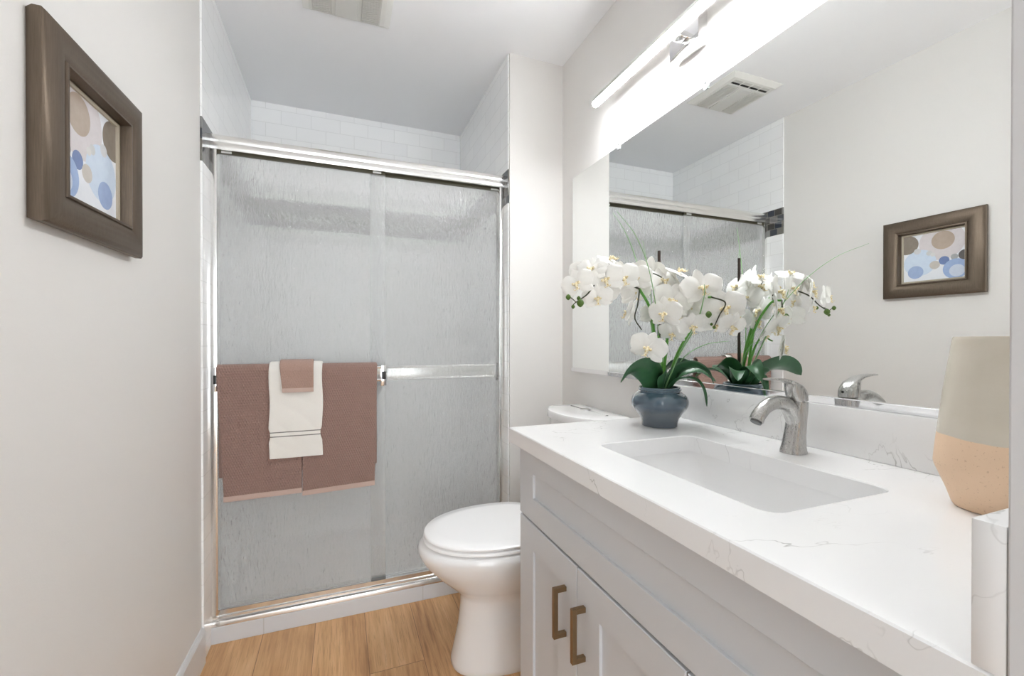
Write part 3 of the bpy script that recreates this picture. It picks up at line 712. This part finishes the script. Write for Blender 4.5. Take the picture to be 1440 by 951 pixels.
def leaf(pts, wd, roll=0, n=18):
    P = spline(pts, n); rs = []; top = []; bot = []
    for i, p in enumerate(P):
        t = (P[min(i + 1, n)] - P[max(i - 1, 0)]).normalized()
        a = t.cross(Vector((0, 0, 1)));  a = a.normalized() if a.length > .05 else Vector((1, 0, 0))
        a = (Matrix.Rotation(roll, 3, t) @ a); nn = a.cross(t).normalized()
        if i and a.dot(pa) < 0: a, nn = -a, -nn
        pa = a
        f = i / n; hw = max(.0006, wd / 2 * (math.sin(PI * min(1, f * .86 + .14) ** .9) ** .62)) if f < .999 else .0006
        ring = []
        for k in range(9):
            q = -1 + k / 4; ring.append(p + a * (hw * q) + nn * (hw * .34 * abs(q) ** 1.5))
        for k in range(9):
            q = 1 - k / 4; ring.append(p + a * (hw * q * .97) + nn * (hw * .34 * abs(q) ** 1.5 - .0012))
        rs.append(ring)
    return link('leaf', rings(rs), 'leaf', po, 60)
leaf([(.812, .985, .990), (.785, .965, 1.030), (.735, .945, 1.055), (.690, .936, 1.050), (.656, .930, 1.026)], .072, .75)
leaf([(.840, .980, .990), (.856, .952, 1.045), (.876, .915, 1.062), (.893, .885, 1.048), (.899, .868, 1.020)], .046, -.5)
leaf([(.838, .972, .990), (.846, .938, 1.026), (.862, .898, 1.030), (.873, .878, 1.006), (.876, .868, .962)], .024, .0)
leaf([(.835, 1.00, .990), (.862, 1.005, 1.045), (.905, .998, 1.062), (.945, .985, 1.050)], .062, -.5)
leaf([(.832, 1.01, .990), (.845, 1.055, 1.030), (.860, 1.10, 1.035), (.868, 1.14, 1.010)], .050)
leaf([(.822, .975, .990), (.812, .955, 1.020), (.800, .940, 1.040), (.790, .93, 1.045)], .040, .9)
leaf([(.845, .99, .990), (.875, .965, 1.03), (.915, .935, 1.045), (.945, .905, 1.02)], .052, .2)

def petal_grid(L, W, ang, sharp, cup, lift, base=.003, nu=9, nv=7, ruf=0):
    """one curved petal lying roughly in the local xy plane, pointing at angle ang"""
    out = []
    for i in range(nu + 1):
        f = i / nu; hw = W / 2 * (math.sin(PI * (f * .93 + .05) ** sharp) ** .7)
        row = []
        for j in range(nv + 1):
            q = -1 + 2 * j / nv
            x = base + L * f; y = hw * q; z = lift + cup * (f - f * f * 1.4) * L - .16 * hw * q * q + ruf * math.sin(f * 7 + q * 4) * abs(q)
            row.append((x * math.cos(ang) - y * math.sin(ang), x * math.sin(ang) + y * math.cos(ang), z))
        out.append(row)
    return out
def flower_meshes(seed):
    rnd = random.Random(seed); b = bmesh.new()
    def add(g):
        for dz in (0, -.0006):
            vs = [[b.verts.new((x, y, z + dz)) for x, y, z in r] for r in g]
            if dz == 0: top = vs
            else: low = vs
            for i in range(len(g) - 1):
                for j in range(len(g[0]) - 1):
                    q = (vs[i][j], vs[i + 1][j], vs[i + 1][j + 1], vs[i][j + 1]); b.faces.new(q if dz == 0 else q[::-1])
        loop = lambda v: v[0] + [r[-1] for r in v[1:]] + v[-1][-2::-1] + [r[0] for r in v[-2:0:-1]]
        A, B = loop(top), loop(low)
        for k in range(len(A)): b.faces.new((A[k], A[(k + 1) % len(A)], B[(k + 1) % len(A)], B[k]))
    for a, L, W in ((90, .044, .030), (212, .044, .030), (328, .044, .030)):
        add(petal_grid(L * rnd.uniform(.92, 1.05), W, math.radians(a + rnd.uniform(-6, 6)), .85, rnd.uniform(-.05, .22), -.001, ruf=.0012))
    for a in (18, 162):
        add(petal_grid(.049 * rnd.uniform(.95, 1.03), .054, math.radians(a + rnd.uniform(-5, 5)), 1.05, rnd.uniform(.02, .25), .002, ruf=.0018))
    bmesh.ops.recalc_face_normals(b, faces=b.faces[:])
    me = bpy.data.meshes.new('flower'); b.to_mesh(me); b.free(); me.materials.append(M['petal'])
    for p in me.polygons: p.use_smooth = True
    me.set_sharp_from_angle(angle=math.radians(60))
    # lip and column
    l = bmesh.new()
    def addl(g):
        vs = [[l.verts.new(p) for p in r] for r in g]
        for i in range(len(g) - 1):
            for j in range(len(g[0]) - 1): l.faces.new((vs[i][j], vs[i + 1][j], vs[i + 1][j + 1], vs[i][j + 1]))
    l.free(); l = tube(spline([(0, .004, .002), (0, .001, .008), (0, -.006, .013), (0, -.014, .012), (0, -.020, .016)], 12), lerp_list([.0035, .004, .0045, .0035, .0008], 12), 10)
    for s in (-1, 1): merge(l, tube(spline([(s * .002, 0, .006), (s * .008, .001, .011), (s * .010, .002, .017)], 8), lerp_list([.002, .0042, .001], 8), 8))
    for s in (-1, 1): merge(l, tube(spline([(s * .001, -.014, .013), (s * .006, -.019, .016), (s * .009, -.016, .021)], 6), lerp_list([.0015, .001, .0004], 6), 6))
    bmesh.ops.recalc_face_normals(l, faces=l.faces[:])
    lm = bpy.data.meshes.new('lip'); l.to_mesh(lm); l.free(); lm.materials.append(M['lip'])
    for p in lm.polygons: p.use_smooth = True
    return me, lm
FM = [flower_meshes(k) for k in range(5)]
FL = [(.535, .935, 1.268, .80, (-.75, -.6, .05)), (.587, .955, 1.308, .78, (-.7, -.6, .35)), (.612, .930, 1.281, .86, (-.6, -.8, -.05)), (.596, .940, 1.237, .72, (-.55, -.75, -.3)),
      (.651, .970, 1.338, .80, (.2, -.5, .9)), (.675, .950, 1.290, .90, (-.3, -.95, .0)), (.725, .965, 1.295, .88, (-.5, -.8, -.15)), (.772, .985, 1.290, .78, (.5, -.8, .3)),
      (.580, .985, 1.300, .75, (.5, .85, .15)), (.706, 1.005, 1.308, .80, (.75, .6, .2)),
      (.807, .955, 1.289, .90, (-.1, -.9, .4)), (.805, .915, 1.234, .98, (-.62, -.78, .0)), (.772, .905, 1.199, .86, (-.9, -.4, -.1)), (.850, .930, 1.187, .88, (-.5, -.85, -.15)),
      (.739, .930, 1.111, .92, (-.68, -.7, -.15)), (.690, .940, 1.200, .78, (-.6, .75, .3)), (.815, .925, 1.150, .70, (-.6, -.45, -.6)),
      (.850, .860, 1.262, .98, (-.45, -.85, .15)), (.893, .830, 1.210, 1.02, (-.62, -.78, .02)), (.838, .880, 1.168, .78, (-.35, -.75, -.5)), (.885, .850, 1.172, .66, (-.4, -.6, -.65)), (.905, .820, 1.166, .78, (-.1, -.8, -.5)),
      (.800, 1.000, 1.318, .92, (.8, .4, .35)), (.845, .995, 1.292, .92, (.85, .1, .3)), (.755, 1.000, 1.262, .86, (.8, .5, -.1)), (.858, .950, 1.255, .92, (.9, -.1, .2)), (.860, .905, 1.215, .85, (.85, .2, .1)), (.63, .965, 1.255, .75, (.7, .6, -.1)), (.86, .97, 1.20, .8, (.9, .1, -.1)), (.80, .985, 1.20, .7, (.4, .8, .1)), (.835, .925, 1.31, .8, (.2, -.4, .8))]
for k, (x, y, z, s, d) in enumerate(FL):
    n = Vector(d).normalized(); up = Vector((0, 0, 1)) - n * n.z
    up = (up.normalized() if up.length > .1 else Vector((-.6, .6, 0)).normalized())
    roll = random.uniform(-.35, .35); right = up.cross(n)
    up, right = up * math.cos(roll) + right * math.sin(roll), right * math.cos(roll) - up * math.sin(roll)
    R = Matrix((right, up, n)).transposed().to_4x4()
    me, lm = FM[k % 5]
    f = bpy.data.objects.new('flower', me); C.objects.link(f); f.parent = po
    f.matrix_parent_inverse = po.matrix_basis.inverted(); f.matrix_basis = Matrix.Translation((x, y, z)) @ R @ Matrix.Scale(s * 1.1, 4)
    g = bpy.data.objects.new('lip', lm); C.objects.link(g); g.parent = f
